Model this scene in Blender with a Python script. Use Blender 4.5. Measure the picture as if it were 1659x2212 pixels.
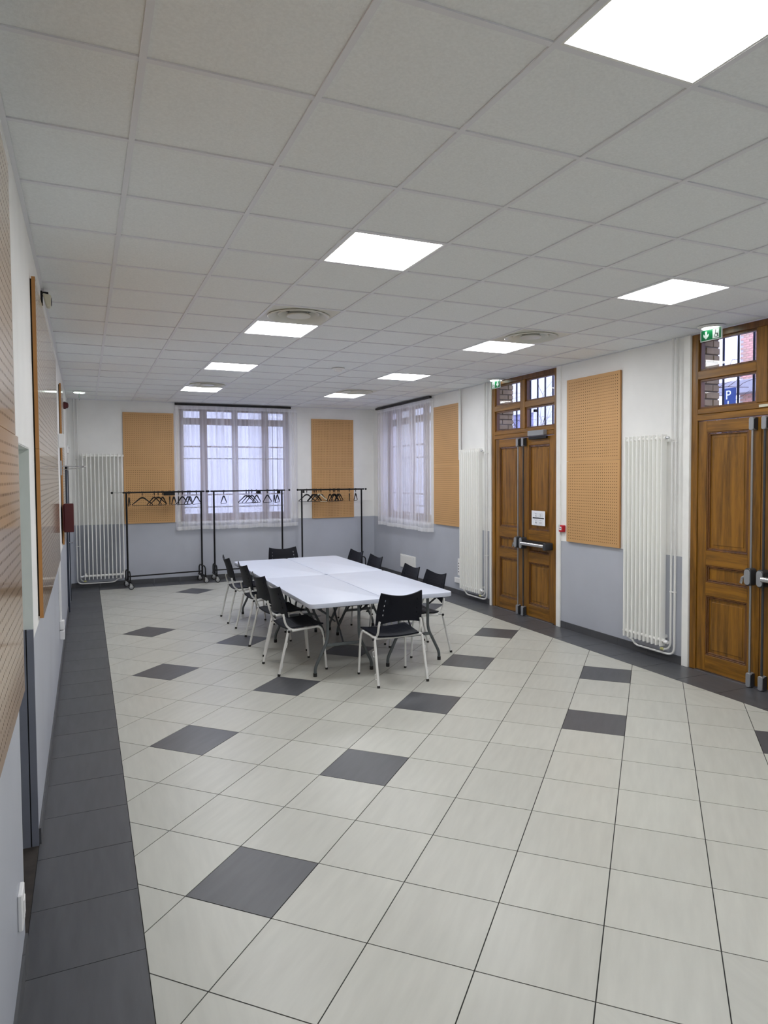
import bpy, bmesh, math, random
from mathutils import Vector, Matrix
random.seed(7)
for o in list(bpy.data.objects): bpy.data.objects.remove(o)
SC = bpy.context.scene; COL = SC.collection
PI = math.pi
# ------------------------------------------------------------------ camera, world, exposure
HC = 3.329                      # ceiling height
CAMH = 1.9584
LX, RX, BY, FY = -0.265, 5.54, 13.3, -3.0     # left wall, right wall, back wall, wall behind the camera
yaw, pitch, roll = 0.41875, -0.03801, -0.00651
cd = bpy.data.cameras.new('camera'); cam = bpy.data.objects.new('camera', cd); COL.objects.link(cam)
fw = Vector((math.sin(yaw)*math.cos(pitch), math.cos(yaw)*math.cos(pitch), math.sin(pitch)))
r0 = Vector((math.cos(yaw), -math.sin(yaw), 0)); u0 = r0.cross(fw)
rr = r0*math.cos(roll)+u0*math.sin(roll); uu = u0*math.cos(roll)-r0*math.sin(roll)
cam.matrix_world = Matrix(((rr.x, uu.x, -fw.x, 0), (rr.y, uu.y, -fw.y, 0), (rr.z, uu.z, -fw.z, CAMH), (0, 0, 0, 1)))
cd.sensor_fit = 'HORIZONTAL'; cd.sensor_width = 36.0; cd.lens = 1480.77/1659*36
cd.shift_x = -13.86/1659; cd.shift_y = -22.83/1659; cd.clip_start = .05; cd.clip_end = 300
SC.camera = cam
W = bpy.data.worlds.new('overcast_sky'); SC.world = W; W.use_nodes = True
bg = W.node_tree.nodes['Background']; bg.inputs[0].default_value = (.60, .62, 1.0, 1); bg.inputs[1].default_value = 2.9
PANEL_L = 19.5                  # radiance of the ceiling light panels
SC.view_settings.view_transform = 'Standard'; SC.view_settings.look = 'None'
SC.view_settings.exposure = 0.35; SC.view_settings.gamma = 1.0; SC.view_settings.use_curve_mapping = False
SC.cycles.max_bounces = 14; SC.cycles.diffuse_bounces = 8; SC.cycles.transparent_max_bounces = 12

# ------------------------------------------------------------------ materials
def srgb(r, g, b):
    f = lambda c: (c/255/12.92) if c/255 <= .04045 else ((c/255+.055)/1.055)**2.4
    return (f(r), f(g), f(b), 1)
def mat(name, col, rough=.5, metal=0, spec=.5, noise=0, nscale=8, bump=0, bscale=60, coat=0, stretch=None):
    m = bpy.data.materials.new(name); m.use_nodes = True; nt = m.node_tree; b = nt.nodes['Principled BSDF']
    b.inputs['Base Color'].default_value = col; b.inputs['Roughness'].default_value = rough
    b.inputs['Metallic'].default_value = metal; b.inputs['Specular IOR Level'].default_value = spec
    b.inputs['Coat Weight'].default_value = coat; b.inputs['Coat Roughness'].default_value = .08
    N = nt.nodes.new; L = nt.links.new
    if noise or bump:
        tc = N('ShaderNodeTexCoord'); src = tc.outputs['Object']
        if stretch:
            mp = N('ShaderNodeMapping'); mp.inputs['Scale'].default_value = stretch; L(src, mp.inputs[0]); src = mp.outputs[0]
    if noise:
        n = N('ShaderNodeTexNoise'); n.inputs['Scale'].default_value = nscale; n.inputs['Detail'].default_value = 5
        L(src, n.inputs['Vector'])
        mr = N('ShaderNodeMapRange'); mr.inputs[1].default_value = .25; mr.inputs[2].default_value = .75
        mr.inputs[3].default_value = 1-noise; mr.inputs[4].default_value = 1+noise; L(n.outputs['Fac'], mr.inputs[0])
        mx = N('ShaderNodeVectorMath'); mx.operation = 'SCALE'; mx.inputs[0].default_value = col[:3]; L(mr.outputs[0], mx.inputs['Scale'])
        L(mx.outputs[0], b.inputs['Base Color'])
    if bump:
        n2 = N('ShaderNodeTexNoise'); n2.inputs['Scale'].default_value = bscale; n2.inputs['Detail'].default_value = 3
        L(src, n2.inputs['Vector']); bp = N('ShaderNodeBump'); bp.inputs['Strength'].default_value = bump; bp.inputs['Distance'].default_value = .004
        L(n2.outputs['Fac'], bp.inputs['Height']); L(bp.outputs[0], b.inputs['Normal'])
    return m
def emit(name, col, s):
    m = bpy.data.materials.new(name); m.use_nodes = True; nt = m.node_tree; nt.nodes.clear()
    e = nt.nodes.new('ShaderNodeEmission'); e.inputs[0].default_value = col; e.inputs[1].default_value = s
    o = nt.nodes.new('ShaderNodeOutputMaterial'); nt.links.new(e.outputs[0], o.inputs[0]); return m
def wallmat(name, upper, lower, zsplit):
    m = mat(name, upper, .6, bump=.12, bscale=35); nt = m.node_tree; N = nt.nodes.new; L = nt.links.new; b = nt.nodes['Principled BSDF']
    g = N('ShaderNodeNewGeometry'); s = N('ShaderNodeSeparateXYZ'); L(g.outputs['Position'], s.inputs[0])
    c = N('ShaderNodeMath'); c.operation = 'LESS_THAN'; c.inputs[1].default_value = zsplit; L(s.outputs['Z'], c.inputs[0])
    mx = N('ShaderNodeMix'); mx.data_type = 'RGBA'; mx.inputs['A'].default_value = upper; mx.inputs['B'].default_value = lower
    L(c.outputs[0], mx.inputs['Factor'])
    n = N('ShaderNodeTexNoise'); n.inputs['Scale'].default_value = 1.6; n.inputs['Detail'].default_value = 6; L(g.outputs['Position'], n.inputs['Vector'])
    mr = N('ShaderNodeMapRange'); mr.inputs[1].default_value = .3; mr.inputs[2].default_value = .7; mr.inputs[3].default_value = .93; mr.inputs[4].default_value = 1.04
    L(n.outputs['Fac'], mr.inputs[0])
    v = N('ShaderNodeVectorMath'); v.operation = 'SCALE'; L(mx.outputs['Result'], v.inputs[0]); L(mr.outputs[0], v.inputs['Scale']); L(v.outputs[0], b.inputs['Base Color'])
    ro = N('ShaderNodeMapRange'); ro.inputs[3].default_value = .62; ro.inputs[4].default_value = .4; L(c.outputs[0], ro.inputs[0]); L(ro.outputs[0], b.inputs['Roughness'])
    return m
def woodmat(name, dark, light, rough=.38, axis='Z'):
    m = mat(name, light, rough); nt = m.node_tree; N = nt.nodes.new; L = nt.links.new; b = nt.nodes['Principled BSDF']
    tc = N('ShaderNodeTexCoord'); oi = N('ShaderNodeObjectInfo'); ad = N('ShaderNodeVectorMath'); ad.operation = 'ADD'
    sc = N('ShaderNodeVectorMath'); sc.operation = 'SCALE'; sc.inputs[0].default_value = (7, 5, 9); L(oi.outputs['Random'], sc.inputs['Scale'])
    L(tc.outputs['Object'], ad.inputs[0]); L(sc.outputs[0], ad.inputs[1])
    mp = N('ShaderNodeMapping'); mp.inputs['Scale'].default_value = {'Z': (9, 9, .7), 'X': (.7, 9, 9)}[axis]; L(ad.outputs[0], mp.inputs[0])
    n = N('ShaderNodeTexNoise'); n.inputs['Scale'].default_value = 2.2; n.inputs['Detail'].default_value = 9; n.inputs['Distortion'].default_value = .6; L(mp.outputs[0], n.inputs['Vector'])
    n2 = N('ShaderNodeTexNoise'); n2.inputs['Scale'].default_value = 14; n2.inputs['Detail'].default_value = 3; L(mp.outputs[0], n2.inputs['Vector'])
    mxn = N('ShaderNodeMath'); mxn.operation = 'MULTIPLY_ADD'; mxn.inputs[1].default_value = .35; L(n2.outputs['Fac'], mxn.inputs[0]); L(n.outputs['Fac'], mxn.inputs[2])
    cr = N('ShaderNodeValToRGB'); cr.color_ramp.elements[0].position = .42; cr.color_ramp.elements[0].color = dark
    cr.color_ramp.elements[1].position = .85; cr.color_ramp.elements[1].color = light; L(mxn.outputs[0], cr.inputs[0]); L(cr.outputs[0], b.inputs['Base Color'])
    bp = N('ShaderNodeBump'); bp.inputs['Strength'].default_value = .15; bp.inputs['Distance'].default_value = .002; L(n2.outputs['Fac'], bp.inputs['Height']); L(bp.outputs[0], b.inputs['Normal'])
    return m
def pegmat(name, col, rough, coat, nx, ny):
    m = mat(name, col, rough, noise=.1, nscale=1.3, coat=coat); nt = m.node_tree; N = nt.nodes.new; L = nt.links.new; b = nt.nodes['Principled BSDF']
    old = b.inputs['Base Color'].links[0].from_socket
    uv = N('ShaderNodeTexCoord'); s = N('ShaderNodeSeparateXYZ'); L(uv.outputs['UV'], s.inputs[0])
    def M(op, a, bb=None, c=None):
        n = N('ShaderNodeMath'); n.operation = op
        for i, v in enumerate((a, bb, c)):
            if v is None: continue
            if isinstance(v, (int, float)): n.inputs[i].default_value = v
            else: L(v, n.inputs[i])
        return n.outputs[0]
    fx = M('SUBTRACT', M('FRACT', s.outputs[0]), .5); fy = M('SUBTRACT', M('FRACT', s.outputs[1]), .5)
    d = M('SQRT', M('ADD', M('MULTIPLY', fx, fx), M('MULTIPLY', fy, fy)))
    hole = M('LESS_THAN', d, .15)
    for o_, n_ in ((s.outputs[0], nx), (s.outputs[1], ny)):
        hole = M('MULTIPLY', hole, M('MULTIPLY', M('GREATER_THAN', o_, 0.0), M('LESS_THAN', o_, float(n_))))
    mx = N('ShaderNodeMix'); mx.data_type = 'RGBA'; mx.inputs['B'].default_value = (.045, .025, .014, 1); L(old, mx.inputs['A']); L(hole, mx.inputs['Factor'])
    L(mx.outputs['Result'], b.inputs['Base Color'])
    inv = M('SUBTRACT', 1.0, hole); L(M('MULTIPLY', inv, float(coat)), b.inputs['Coat Weight']); L(M('MULTIPLY', inv, .5), b.inputs['Specular IOR Level'])
    return m
def brickmat(name, c1, c2, mortar, scale, bw=.22, rh=.07, axes='YZ'):
    m = mat(name, c1, .85); nt = m.node_tree; N = nt.nodes.new; L = nt.links.new; b = nt.nodes['Principled BSDF']
    g = N('ShaderNodeNewGeometry'); s = N('ShaderNodeSeparateXYZ'); c = N('ShaderNodeCombineXYZ'); L(g.outputs['Position'], s.inputs[0])
    L(s.outputs[axes[0]], c.inputs[0]); L(s.outputs[axes[1]], c.inputs[1])
    t = N('ShaderNodeTexBrick'); t.inputs['Color1'].default_value = c1; t.inputs['Color2'].default_value = c2; t.inputs['Mortar'].default_value = mortar
    t.inputs['Scale'].default_value = scale; t.inputs['Brick Width'].default_value = bw; t.inputs['Row Height'].default_value = rh; t.inputs['Mortar Size'].default_value = .007
    L(c.outputs[0], t.inputs['Vector']); L(t.outputs[0], b.inputs['Base Color']); return m
def sheermat(name, transp):
    m = bpy.data.materials.new(name); m.use_nodes = True; nt = m.node_tree; nt.nodes.clear(); N = nt.nodes.new; L = nt.links.new
    t = N('ShaderNodeBsdfTransparent'); tl = N('ShaderNodeBsdfTranslucent'); d = N('ShaderNodeBsdfDiffuse'); o = N('ShaderNodeOutputMaterial')
    tl.inputs[0].default_value = (.96, .96, .97, 1); d.inputs[0].default_value = (.95, .95, .96, 1)
    a = N('ShaderNodeMixShader'); a.inputs[0].default_value = .42; L(tl.outputs[0], a.inputs[1]); L(d.outputs[0], a.inputs[2])
    x = N('ShaderNodeMixShader'); L(a.outputs[0], x.inputs[1]); L(t.outputs[0], x.inputs[2])
    tc = N('ShaderNodeTexCoord'); mp = N('ShaderNodeMapping'); mp.inputs['Scale'].default_value = (17, .01, .22); L(tc.outputs['Object'], mp.inputs[0])
    n = N('ShaderNodeTexNoise'); n.inputs['Scale'].default_value = 1.0; n.inputs['Detail'].default_value = 3; L(mp.outputs[0], n.inputs['Vector'])
    mr = N('ShaderNodeMapRange'); mr.inputs[1].default_value = .35; mr.inputs[2].default_value = .65; mr.inputs[3].default_value = transp*.55; mr.inputs[4].default_value = transp*1.35; L(n.outputs['Fac'], mr.inputs[0]); L(mr.outputs[0], x.inputs[0]); L(x.outputs[0], o.inputs[0]); return m
def glassmat(name):
    m = bpy.data.materials.new(name); m.use_nodes = True; nt = m.node_tree; nt.nodes.clear(); N = nt.nodes.new; L = nt.links.new
    t = N('ShaderNodeBsdfTransparent'); t.inputs[0].default_value = (.93, .96, .97, 1); gl = N('ShaderNodeBsdfGlossy'); gl.inputs['Roughness'].default_value = .02
    fr = N('ShaderNodeFresnel'); fr.inputs[0].default_value = 1.45; x = N('ShaderNodeMixShader'); o = N('ShaderNodeOutputMaterial')
    ge = N('ShaderNodeNewGeometry'); iv = N('ShaderNodeMath'); iv.operation = 'SUBTRACT'; iv.inputs[0].default_value = 1; L(ge.outputs['Backfacing'], iv.inputs[1])
    ml = N('ShaderNodeMath'); ml.operation = 'MULTIPLY'; L(fr.outputs[0], ml.inputs[0]); L(iv.outputs[0], ml.inputs[1]); L(ml.outputs[0], x.inputs[0]); L(t.outputs[0], x.inputs[1]); L(gl.outputs[0], x.inputs[2]); L(x.outputs[0], o.inputs[0]); return m

def tilemat(name, col, rough, var, streak):
    m = mat(name, col, rough, spec=.5); nt = m.node_tree; N = nt.nodes.new; L = nt.links.new; b = nt.nodes['Principled BSDF']
    tc = N('ShaderNodeTexCoord'); oi = N('ShaderNodeObjectInfo'); ad = N('ShaderNodeVectorMath'); ad.operation = 'ADD'
    sc = N('ShaderNodeVectorMath'); sc.operation = 'SCALE'; sc.inputs[0].default_value = (13, 17, 5); L(oi.outputs['Random'], sc.inputs['Scale'])
    L(tc.outputs['Object'], ad.inputs[0]); L(sc.outputs[0], ad.inputs[1])
    mp = N('ShaderNodeMapping'); mp.inputs['Rotation'].default_value = (0, 0, -.784); mp.inputs['Scale'].default_value = (8, 1.2, 1); L(ad.outputs[0], mp.inputs[0])
    n = N('ShaderNodeTexNoise'); n.inputs['Scale'].default_value = 3.0; n.inputs['Detail'].default_value = 8; L(mp.outputs[0], n.inputs['Vector'])
    n2 = N('ShaderNodeTexNoise'); n2.inputs['Scale'].default_value = 1.1; n2.inputs['Detail'].default_value = 3; L(ad.outputs[0], n2.inputs['Vector'])
    mr = N('ShaderNodeMapRange'); mr.inputs[1].default_value = .3; mr.inputs[2].default_value = .7; mr.inputs[3].default_value = 1-var; mr.inputs[4].default_value = 1+var; L(n.outputs['Fac'], mr.inputs[0])
    r2 = N('ShaderNodeMapRange'); r2.inputs[3].default_value = .96; r2.inputs[4].default_value = 1.04; L(oi.outputs['Random'], r2.inputs[0])
    mm = N('ShaderNodeMath'); mm.operation = 'MULTIPLY'; L(mr.outputs[0], mm.inputs[0]); L(r2.outputs[0], mm.inputs[1])
    v = N('ShaderNodeVectorMath'); v.operation = 'SCALE'; v.inputs[0].default_value = col[:3]; L(mm.outputs[0], v.inputs['Scale']); L(v.outputs[0], b.inputs['Base Color'])
    rg = N('ShaderNodeMapRange'); rg.inputs[1].default_value = .35; rg.inputs[2].default_value = .65; rg.inputs[3].default_value = rough-.02; rg.inputs[4].default_value = rough+.03; L(n2.outputs['Fac'], rg.inputs[0]); L(rg.outputs[0], b.inputs['Roughness'])
    return m

WALL_UP = srgb(240, 240, 238); DADO = srgb(180, 184, 194)
MT = dict(
 wall=wallmat('painted_wall', WALL_UP, DADO, 1.11),
 white=mat('white_paint', srgb(235, 235, 232), .45), trimwhite=mat('trim_paint', srgb(240, 240, 237), .5, noise=.05, nscale=6),
 dado=mat('grey_blue_paint', DADO, .45, noise=.05, nscale=3), jamb=mat('pale_green_grey_paint', srgb(226, 232, 226), .55, noise=.03),
 ceil=mat('mineral_fibre', srgb(234, 237, 238), .9, noise=.05, nscale=90, bump=.25, bscale=220), rail=mat('rail_paint', srgb(226, 227, 232), .5),
 slab=mat('dark_plenum', (.1, .1, .1, 1), .9),
 tile=tilemat('pale_stoneware', srgb(184, 184, 176), .34, .05, 1), dtile=tilemat('dark_stoneware', srgb(78, 79, 83), .36, .12, 1), grout=mat('dark_grout', srgb(40, 40, 38), .9),
 skirt=mat('skirting_tile', srgb(78, 79, 82), .4, noise=.1, nscale=5),
 wood=woodmat('stained_oak', srgb(88, 57, 10), srgb(148, 101, 26)), woodh=woodmat('stained_oak_rail', srgb(88, 57, 10), srgb(148, 101, 26), axis='X'),
 wooddark=woodmat('dark_oak', srgb(70, 42, 18), srgb(120, 78, 36)),
 winwood=woodmat('window_oak', srgb(74, 48, 26), srgb(128, 88, 50)),
 peg=pegmat('perforated_board', srgb(200, 156, 104), .5, 0, 26, 28), pegg=pegmat('varnished_perforated_board', srgb(206, 166, 120), .3, 1.0, 26, 28),
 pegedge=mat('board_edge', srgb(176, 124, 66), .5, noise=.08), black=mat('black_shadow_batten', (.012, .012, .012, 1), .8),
 blk=mat('black_metal', (.005, .005, .006, 1), .45, spec=.3), blkp=mat('black_plastic', (.0035, .0045, .010, 1), .55, spec=.22), rubber=mat('rubber', (.015, .015, .015, 1), .7),
 chrome=mat('chrome', (.62, .63, .65, 1), .22, 1), steel=mat('brushed_steel', (.42, .43, .45, 1), .35, 1), alu=mat('grey_enamel', srgb(150, 152, 156), .38, .3), dkgrey=mat('dark_grey_plastic', srgb(52, 55, 60), .4),
 legw=mat('white_tube', srgb(228, 228, 226), .32), tabtop=mat('blow_moulded_white', srgb(202, 208, 224), .42, noise=.02, nscale=5, bump=.1, bscale=90), tableg=mat('grey_hammered_tube', srgb(92, 98, 100), .4, .3), tabdark=mat('dark_leg_bracket', srgb(40, 43, 46), .45),
 rad=mat('radiator_enamel', srgb(246, 246, 242), .35), pipe=mat('pipe_paint', srgb(226, 226, 224), .42),
 sheer=sheermat('sheer_voile', .44), hem=sheermat('hem_voile', .12), glass=glassmat('pane_glass'),
 panel=emit('led_diffuser', (.965, .98, 1.0, 1), PANEL_L), exitglow=emit('sign_lamp', (.85, 1, .93, 1), 5.0),
 green=mat('sign_green', srgb(0, 118, 66), .3), signw=mat('sign_white', srgb(240, 245, 242), .3), clear=mat('acrylic_edge', srgb(214, 226, 222), .15),
 red=mat('alarm_red', srgb(186, 24, 40), .35), dred=mat('dark_red', srgb(74, 6, 12), .45), cream=mat('cream_plastic', srgb(214, 210, 190), .5),
 plastic=mat('white_plastic', srgb(236, 236, 236), .35), paper=mat('paper', srgb(236, 238, 244), .7), ink=mat('ink', (.012, .012, .02, 1), .6), inkg=mat('grey_ink', srgb(120, 120, 135), .6),
 diff=mat('vent_enamel', srgb(214, 214, 206), .32), yellow=mat('yellowish_valve', srgb(206, 204, 140), .45),
 jamb_shade=mat('shaded_dado_paint', srgb(116, 119, 132), .5, noise=.05), slate=mat('dark_slate_paint', srgb(44, 52, 66), .4), threshold=mat('dirty_threshold', srgb(46, 40, 36), .8, noise=.5, nscale=14),  # recess lower jamb: dado paint darkened, the recess's shade put into the colour
 bar=mat('grille_iron', srgb(30, 38, 66), .5), navy=mat('navy_sign', srgb(30, 62, 120), .5),
 ybrick=mat('buff_brick', srgb(166, 148, 118), .85, noise=.22, nscale=9, bump=.5, bscale=30), mortar=mat('mortar', srgb(120, 112, 98), .9),
 rbrick=mat('pink_brick', srgb(208, 170, 148), .85, noise=.25, nscale=2.2), lmortar=mat('pale_mortar', srgb(205, 196, 186), .9),
 rbrickfar=brickmat('far_brick', srgb(208, 170, 148), srgb(224, 190, 170), srgb(205, 196, 186), 1.0, .24, .085),
 plaster=mat('plaster', srgb(236, 236, 230), .8, noise=.04, nscale=1), concrete=mat('concrete', srgb(176, 176, 178), .8, noise=.08), asphalt=mat('asphalt', srgb(150, 150, 150), .9, noise=.1),
 bark=mat('bark', srgb(88, 74, 66), .9), farglass=mat('far_glass', srgb(150, 150, 180), .2), rail_dark=mat('curtain_track', (.01, .01, .01, 1), .5),
)
# ------------------------------------------------------------------ mesh helpers
class MB:
    def __init__(s): s.v = []; s.f = []; s.uv = None
    def box(s, x0, x1, y0, y1, z0, z1):
        n = len(s.v); s.v += [(x, y, z) for z in (z0, z1) for y in (y0, y1) for x in (x0, x1)]
        s.f += [tuple(n+i for i in q) for q in ((0, 2, 3, 1), (4, 5, 7, 6), (0, 1, 5, 4), (2, 6, 7, 3), (0, 4, 6, 2), (1, 3, 7, 5))]; return s
    def tube(s, pts, r, n=8, cap=True):
        P = [Vector(p) for p in pts]; R = r if isinstance(r, (list, tuple)) else [r]*len(P); b = len(s.v); nrm = None
        for i, p in enumerate(P):
            t = ((P[min(i+1, len(P)-1)]-p).normalized()+(p-P[max(i-1, 0)]).normalized())
            if t.length < 1e-6: t = Vector((0, 0, 1))
            t.normalize()
            if nrm is None:
                a = Vector((0, 0, 1)) if abs(t.z) < .9 else Vector((1, 0, 0)); nrm = t.cross(a).normalized()
            else: nrm = (nrm-t*nrm.dot(t)).normalized()
            bi = t.cross(nrm)
            for k in range(n):
                a = 2*PI*k/n+PI/n; s.v.append(tuple(p+(nrm*math.cos(a)+bi*math.sin(a))*R[i]))
        for i in range(len(P)-1):
            for k in range(n):
                s.f.append((b+i*n+k, b+i*n+(k+1) % n, b+(i+1)*n+(k+1) % n, b+(i+1)*n+k))
        if cap: s.f.append(tuple(b+k for k in range(n))[::-1]); s.f.append(tuple(b+(len(P)-1)*n+k for k in range(n)))
        return s
    def lathe(s, prof, n=24, c=(0, 0, 0), ax='Z', cap=True):
        b = len(s.v)
        for r, h in prof:
            for k in range(n):
                a = 2*PI*k/n; p, q = r*math.cos(a), r*math.sin(a)
                w = {'Z': (p, q, h), 'X': (h, p, q), 'Y': (q, h, p)}[ax]; s.v.append((c[0]+w[0], c[1]+w[1], c[2]+w[2]))
        for i in range(len(prof)-1):
            for k in range(n): s.f.append((b+i*n+k, b+i*n+(k+1) % n, b+(i+1)*n+(k+1) % n, b+(i+1)*n+k))
        if cap: s.f.append(tuple(b+k for k in range(n))[::-1]); s.f.append(tuple(b+(len(prof)-1)*n+k for k in range(n)))
        return s
    def prism(s, poly, z0, z1, ax='Z'):
        n = len(poly); b = len(s.v)
        for h in (z0, z1):
            for x, y in poly: s.v.append({'Z': (x, y, h), 'Y': (x, h, y), 'X': (h, x, y)}[ax])
        s.f.append(tuple(range(b, b+n))[::-1]); s.f.append(tuple(range(b+n, b+2*n)))
        for i in range(n): s.f.append((b+i, b+(i+1) % n, b+n+(i+1) % n, b+n+i))
        return s
    def ball(s, c, r, n=10):
        return s.lathe([(max(r*math.sin(PI*i/n), 1e-4), -r*math.cos(PI*i/n)) for i in range(n+1)], n*2, c)
    def add(s, o, M=None):
        b = len(s.v); s.v += [tuple(M @ Vector(v)) if M else v for v in o.v]; s.f += [tuple(b+i for i in f) for f in o.f]; return s
def arc(p0, p1, p2, n=6):          # quadratic bend
    p0, p1, p2 = Vector(p0), Vector(p1), Vector(p2)
    return [tuple(p0*(1-t)**2+p1*2*t*(1-t)+p2*t*t) for t in [i/n for i in range(n+1)]]
def rrect(x0, x1, y0, y1, r, n=5):
    o = []
    for cx, cy, a0 in ((x1-r, y1-r, 0), (x0+r, y1-r, PI/2), (x0+r, y0+r, PI), (x1-r, y0+r, 3*PI/2)):
        for i in range(n+1): a = a0+PI/2*i/n; o.append((cx+r*math.cos(a), cy+r*math.sin(a)))
    return o
def mesh(name, mb, m, smooth=False, bevel=0, seg=1):
    me = bpy.data.meshes.new(name); me.from_pydata(mb.v, [], mb.f)
    bm = bmesh.new(); bm.from_mesh(me); bmesh.ops.recalc_face_normals(bm, faces=bm.faces)
    if bevel:
        es = [e for e in bm.edges if len(e.link_faces) == 2 and e.calc_face_angle(0) > .6]
        bmesh.ops.bevel(bm, geom=es, offset=bevel, segments=seg, profile=.5, affect='EDGES', clamp_overlap=True)
    bm.to_mesh(me); bm.free()
    if smooth:
        me.polygons.foreach_set('use_smooth', [True]*len(me.polygons)); me.set_sharp_from_angle(angle=.7)
    me.materials.append(MT[m] if isinstance(m, str) else m); return me
def ob(name, me, parent=None, loc=(0, 0, 0), rotz=0):
    o = bpy.data.objects.new(name, me); COL.objects.link(o); o.location = loc; o.rotation_euler = (0, 0, rotz)
    if parent: o.parent = parent
    return o
def part(name, mb, m, parent=None, smooth=False, bevel=0, seg=1, label=None, loc=(0, 0, 0), rotz=0):
    o = ob(name, mesh(name, mb, m, smooth, bevel, seg), parent, loc, rotz)
    if label: o['label'] = label
    return o
def tag(o, label=None, cat=None, group=None, kind=None):
    for k, v in (('label', label), ('category', cat), ('group', group), ('kind', kind)):
        if v: o[k] = v
    return o
def thing(name, label, cat, loc=(0, 0, 0), rotz=0, group=None, kind=None): return tag(ob(name, None, None, loc, rotz), label, cat, group, kind)
def dup(root, loc, rotz, label, group=None):
    def cp(o, par):
        c = o.copy(); COL.objects.link(c)
        if par: c.parent = par
        for ch in o.children: cp(ch, c)
        return c
    r = cp(root, None); r.location = loc; r.rotation_euler = (0, 0, rotz); r['label'] = label
    if group: r['group'] = group
    return r
B = lambda *a: MB().box(*a)
def text_mb(s, size, M, depth=.0008, align='CENTER'):
    c = bpy.data.curves.new('t', 'FONT'); c.body = s; c.size = size; c.align_x = align; c.align_y = 'CENTER'; c.extrude = depth
    o = bpy.data.objects.new('t', c); COL.objects.link(o); bpy.context.view_layer.update()
    me = o.evaluated_get(bpy.context.evaluated_depsgraph_get()).to_mesh(); mb = MB()
    mb.v = [tuple(M @ v.co) for v in me.vertices]; mb.f = [tuple(p.vertices) for p in me.polygons]
    o.to_mesh_clear(); bpy.data.objects.remove(o); bpy.data.curves.remove(c); return mb
STAND = Matrix.Rotation(PI/2, 4, 'X')             # text plane upright: x right, z up, facing -y
ROT_R, ROT_L = -PI/2, PI/2                        # local x = to the viewer's right, local y = out through the wall

# ------------------------------------------------------------------ room shell
def wallpieces(mb, spans): 
    for s in spans: mb.box(*s)
    return mb
TOP = HC+.25; TR = .33
D1 = (7.17, 8.72); D2 = (3.50, 5.05); WR = (10.69, 12.81); WB = (1.62, 3.74); WZ = (1.10, 3.24)
m = MB()
for y0, y1 in ((FY-.2, D2[0]), (D2[1], D1[0]), (D1[1], WR[0]), (WR[1], BY+TR)): m.box(RX, RX+TR, y0, y1, -.1, TOP)
m.box(RX, RX+TR, WR[0], WR[1], -.1, WZ[0]); m.box(RX, RX+TR, WR[0], WR[1], WZ[1], TOP)
for d in (D1, D2): m.box(RX, RX+TR, d[0], d[1], HC+.02, TOP)
wall_right = tag(part('wall_right', m, 'wall'), 'white wall with grey-blue lower band holding the oak doors', None, None, 'structure')
m = MB(); m.box(LX-.2, WB[0], BY, BY+TR, -.1, TOP); m.box(WB[1], RX, BY, BY+TR, -.1, TOP)
m.box(WB[0], WB[1], BY, BY+TR, -.1, WZ[0]); m.box(WB[0], WB[1], BY, BY+TR, WZ[1], TOP)
wall_back = tag(part('wall_back', m, 'wall'), 'far white wall with grey-blue lower band behind the coat racks', None, None, 'structure')
DL = (3.13, 4.05)
m = MB(); m.box(LX-.2, LX, FY-.2, DL[0], -.1, TOP); m.box(LX-.2, LX, DL[1], BY, -.1, TOP); m.box(LX-.2, LX, DL[0], DL[1], 2.11, TOP)
wall_left = tag(part('wall_left', m, 'wall'), 'white wall with grey-blue lower band close at the left', None, None, 'structure')
tag(part('wall_front', B(LX-.2, RX+TR, FY-.2, FY, -.1, TOP), 'wall'), 'plain wall closing the room behind the camera', None, None, 'structure')
floor = tag(part('floor', B(LX-.5, RX+TR, FY, BY+TR, -.12, -.0025), 'grout'), 'tiled floor of pale diagonal tiles inside a dark tile border', None, None, 'structure')
ceiling = tag(part('ceiling', B(LX, RX, FY, BY, HC+.05, HC+.12), 'slab'), 'suspended ceiling of square mineral tiles in a metal grid', None, None, 'structure')

# floor tiles: pale diagonal field, scattered dark tiles, dark border
T = .46046; PHI = -.78441; OX, OY = .38651, 3.25435
e1 = (math.cos(PHI), math.sin(PHI)); e2 = (-e1[1], e1[0])
FX0, FX1, FY0, FY1 = .192, 5.088, FY, 12.858
def clip(poly):
    for ax, lim, sg in ((0, FX0, 1), (0, FX1, -1), (1, FY0, 1), (1, FY1, -1)):
        out = []
        for i in range(len(poly)):
            a, b = poly[i], poly[(i+1) % len(poly)]; da, db = (a[ax]-lim)*sg, (b[ax]-lim)*sg
            if da >= 0: out.append(a)
            if da*db < 0: t = da/(da-db); out.append((a[0]+(b[0]-a[0])*t, a[1]+(b[1]-a[1])*t))
        poly = out
        if len(poly) < 3: return []
    return poly
DARK = {(0, 0), (-3, 3), (0, 3), (-6, 6), (-3, 6), (0, 6), (3, 6), (6, 6), (-9, 9), (-6, 9), (-3, 9), (0, 9), (3, 9), (0, 12), (-12, 15), (-3, 15), (-3, 12), (-6, 12)}
field = []
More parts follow.
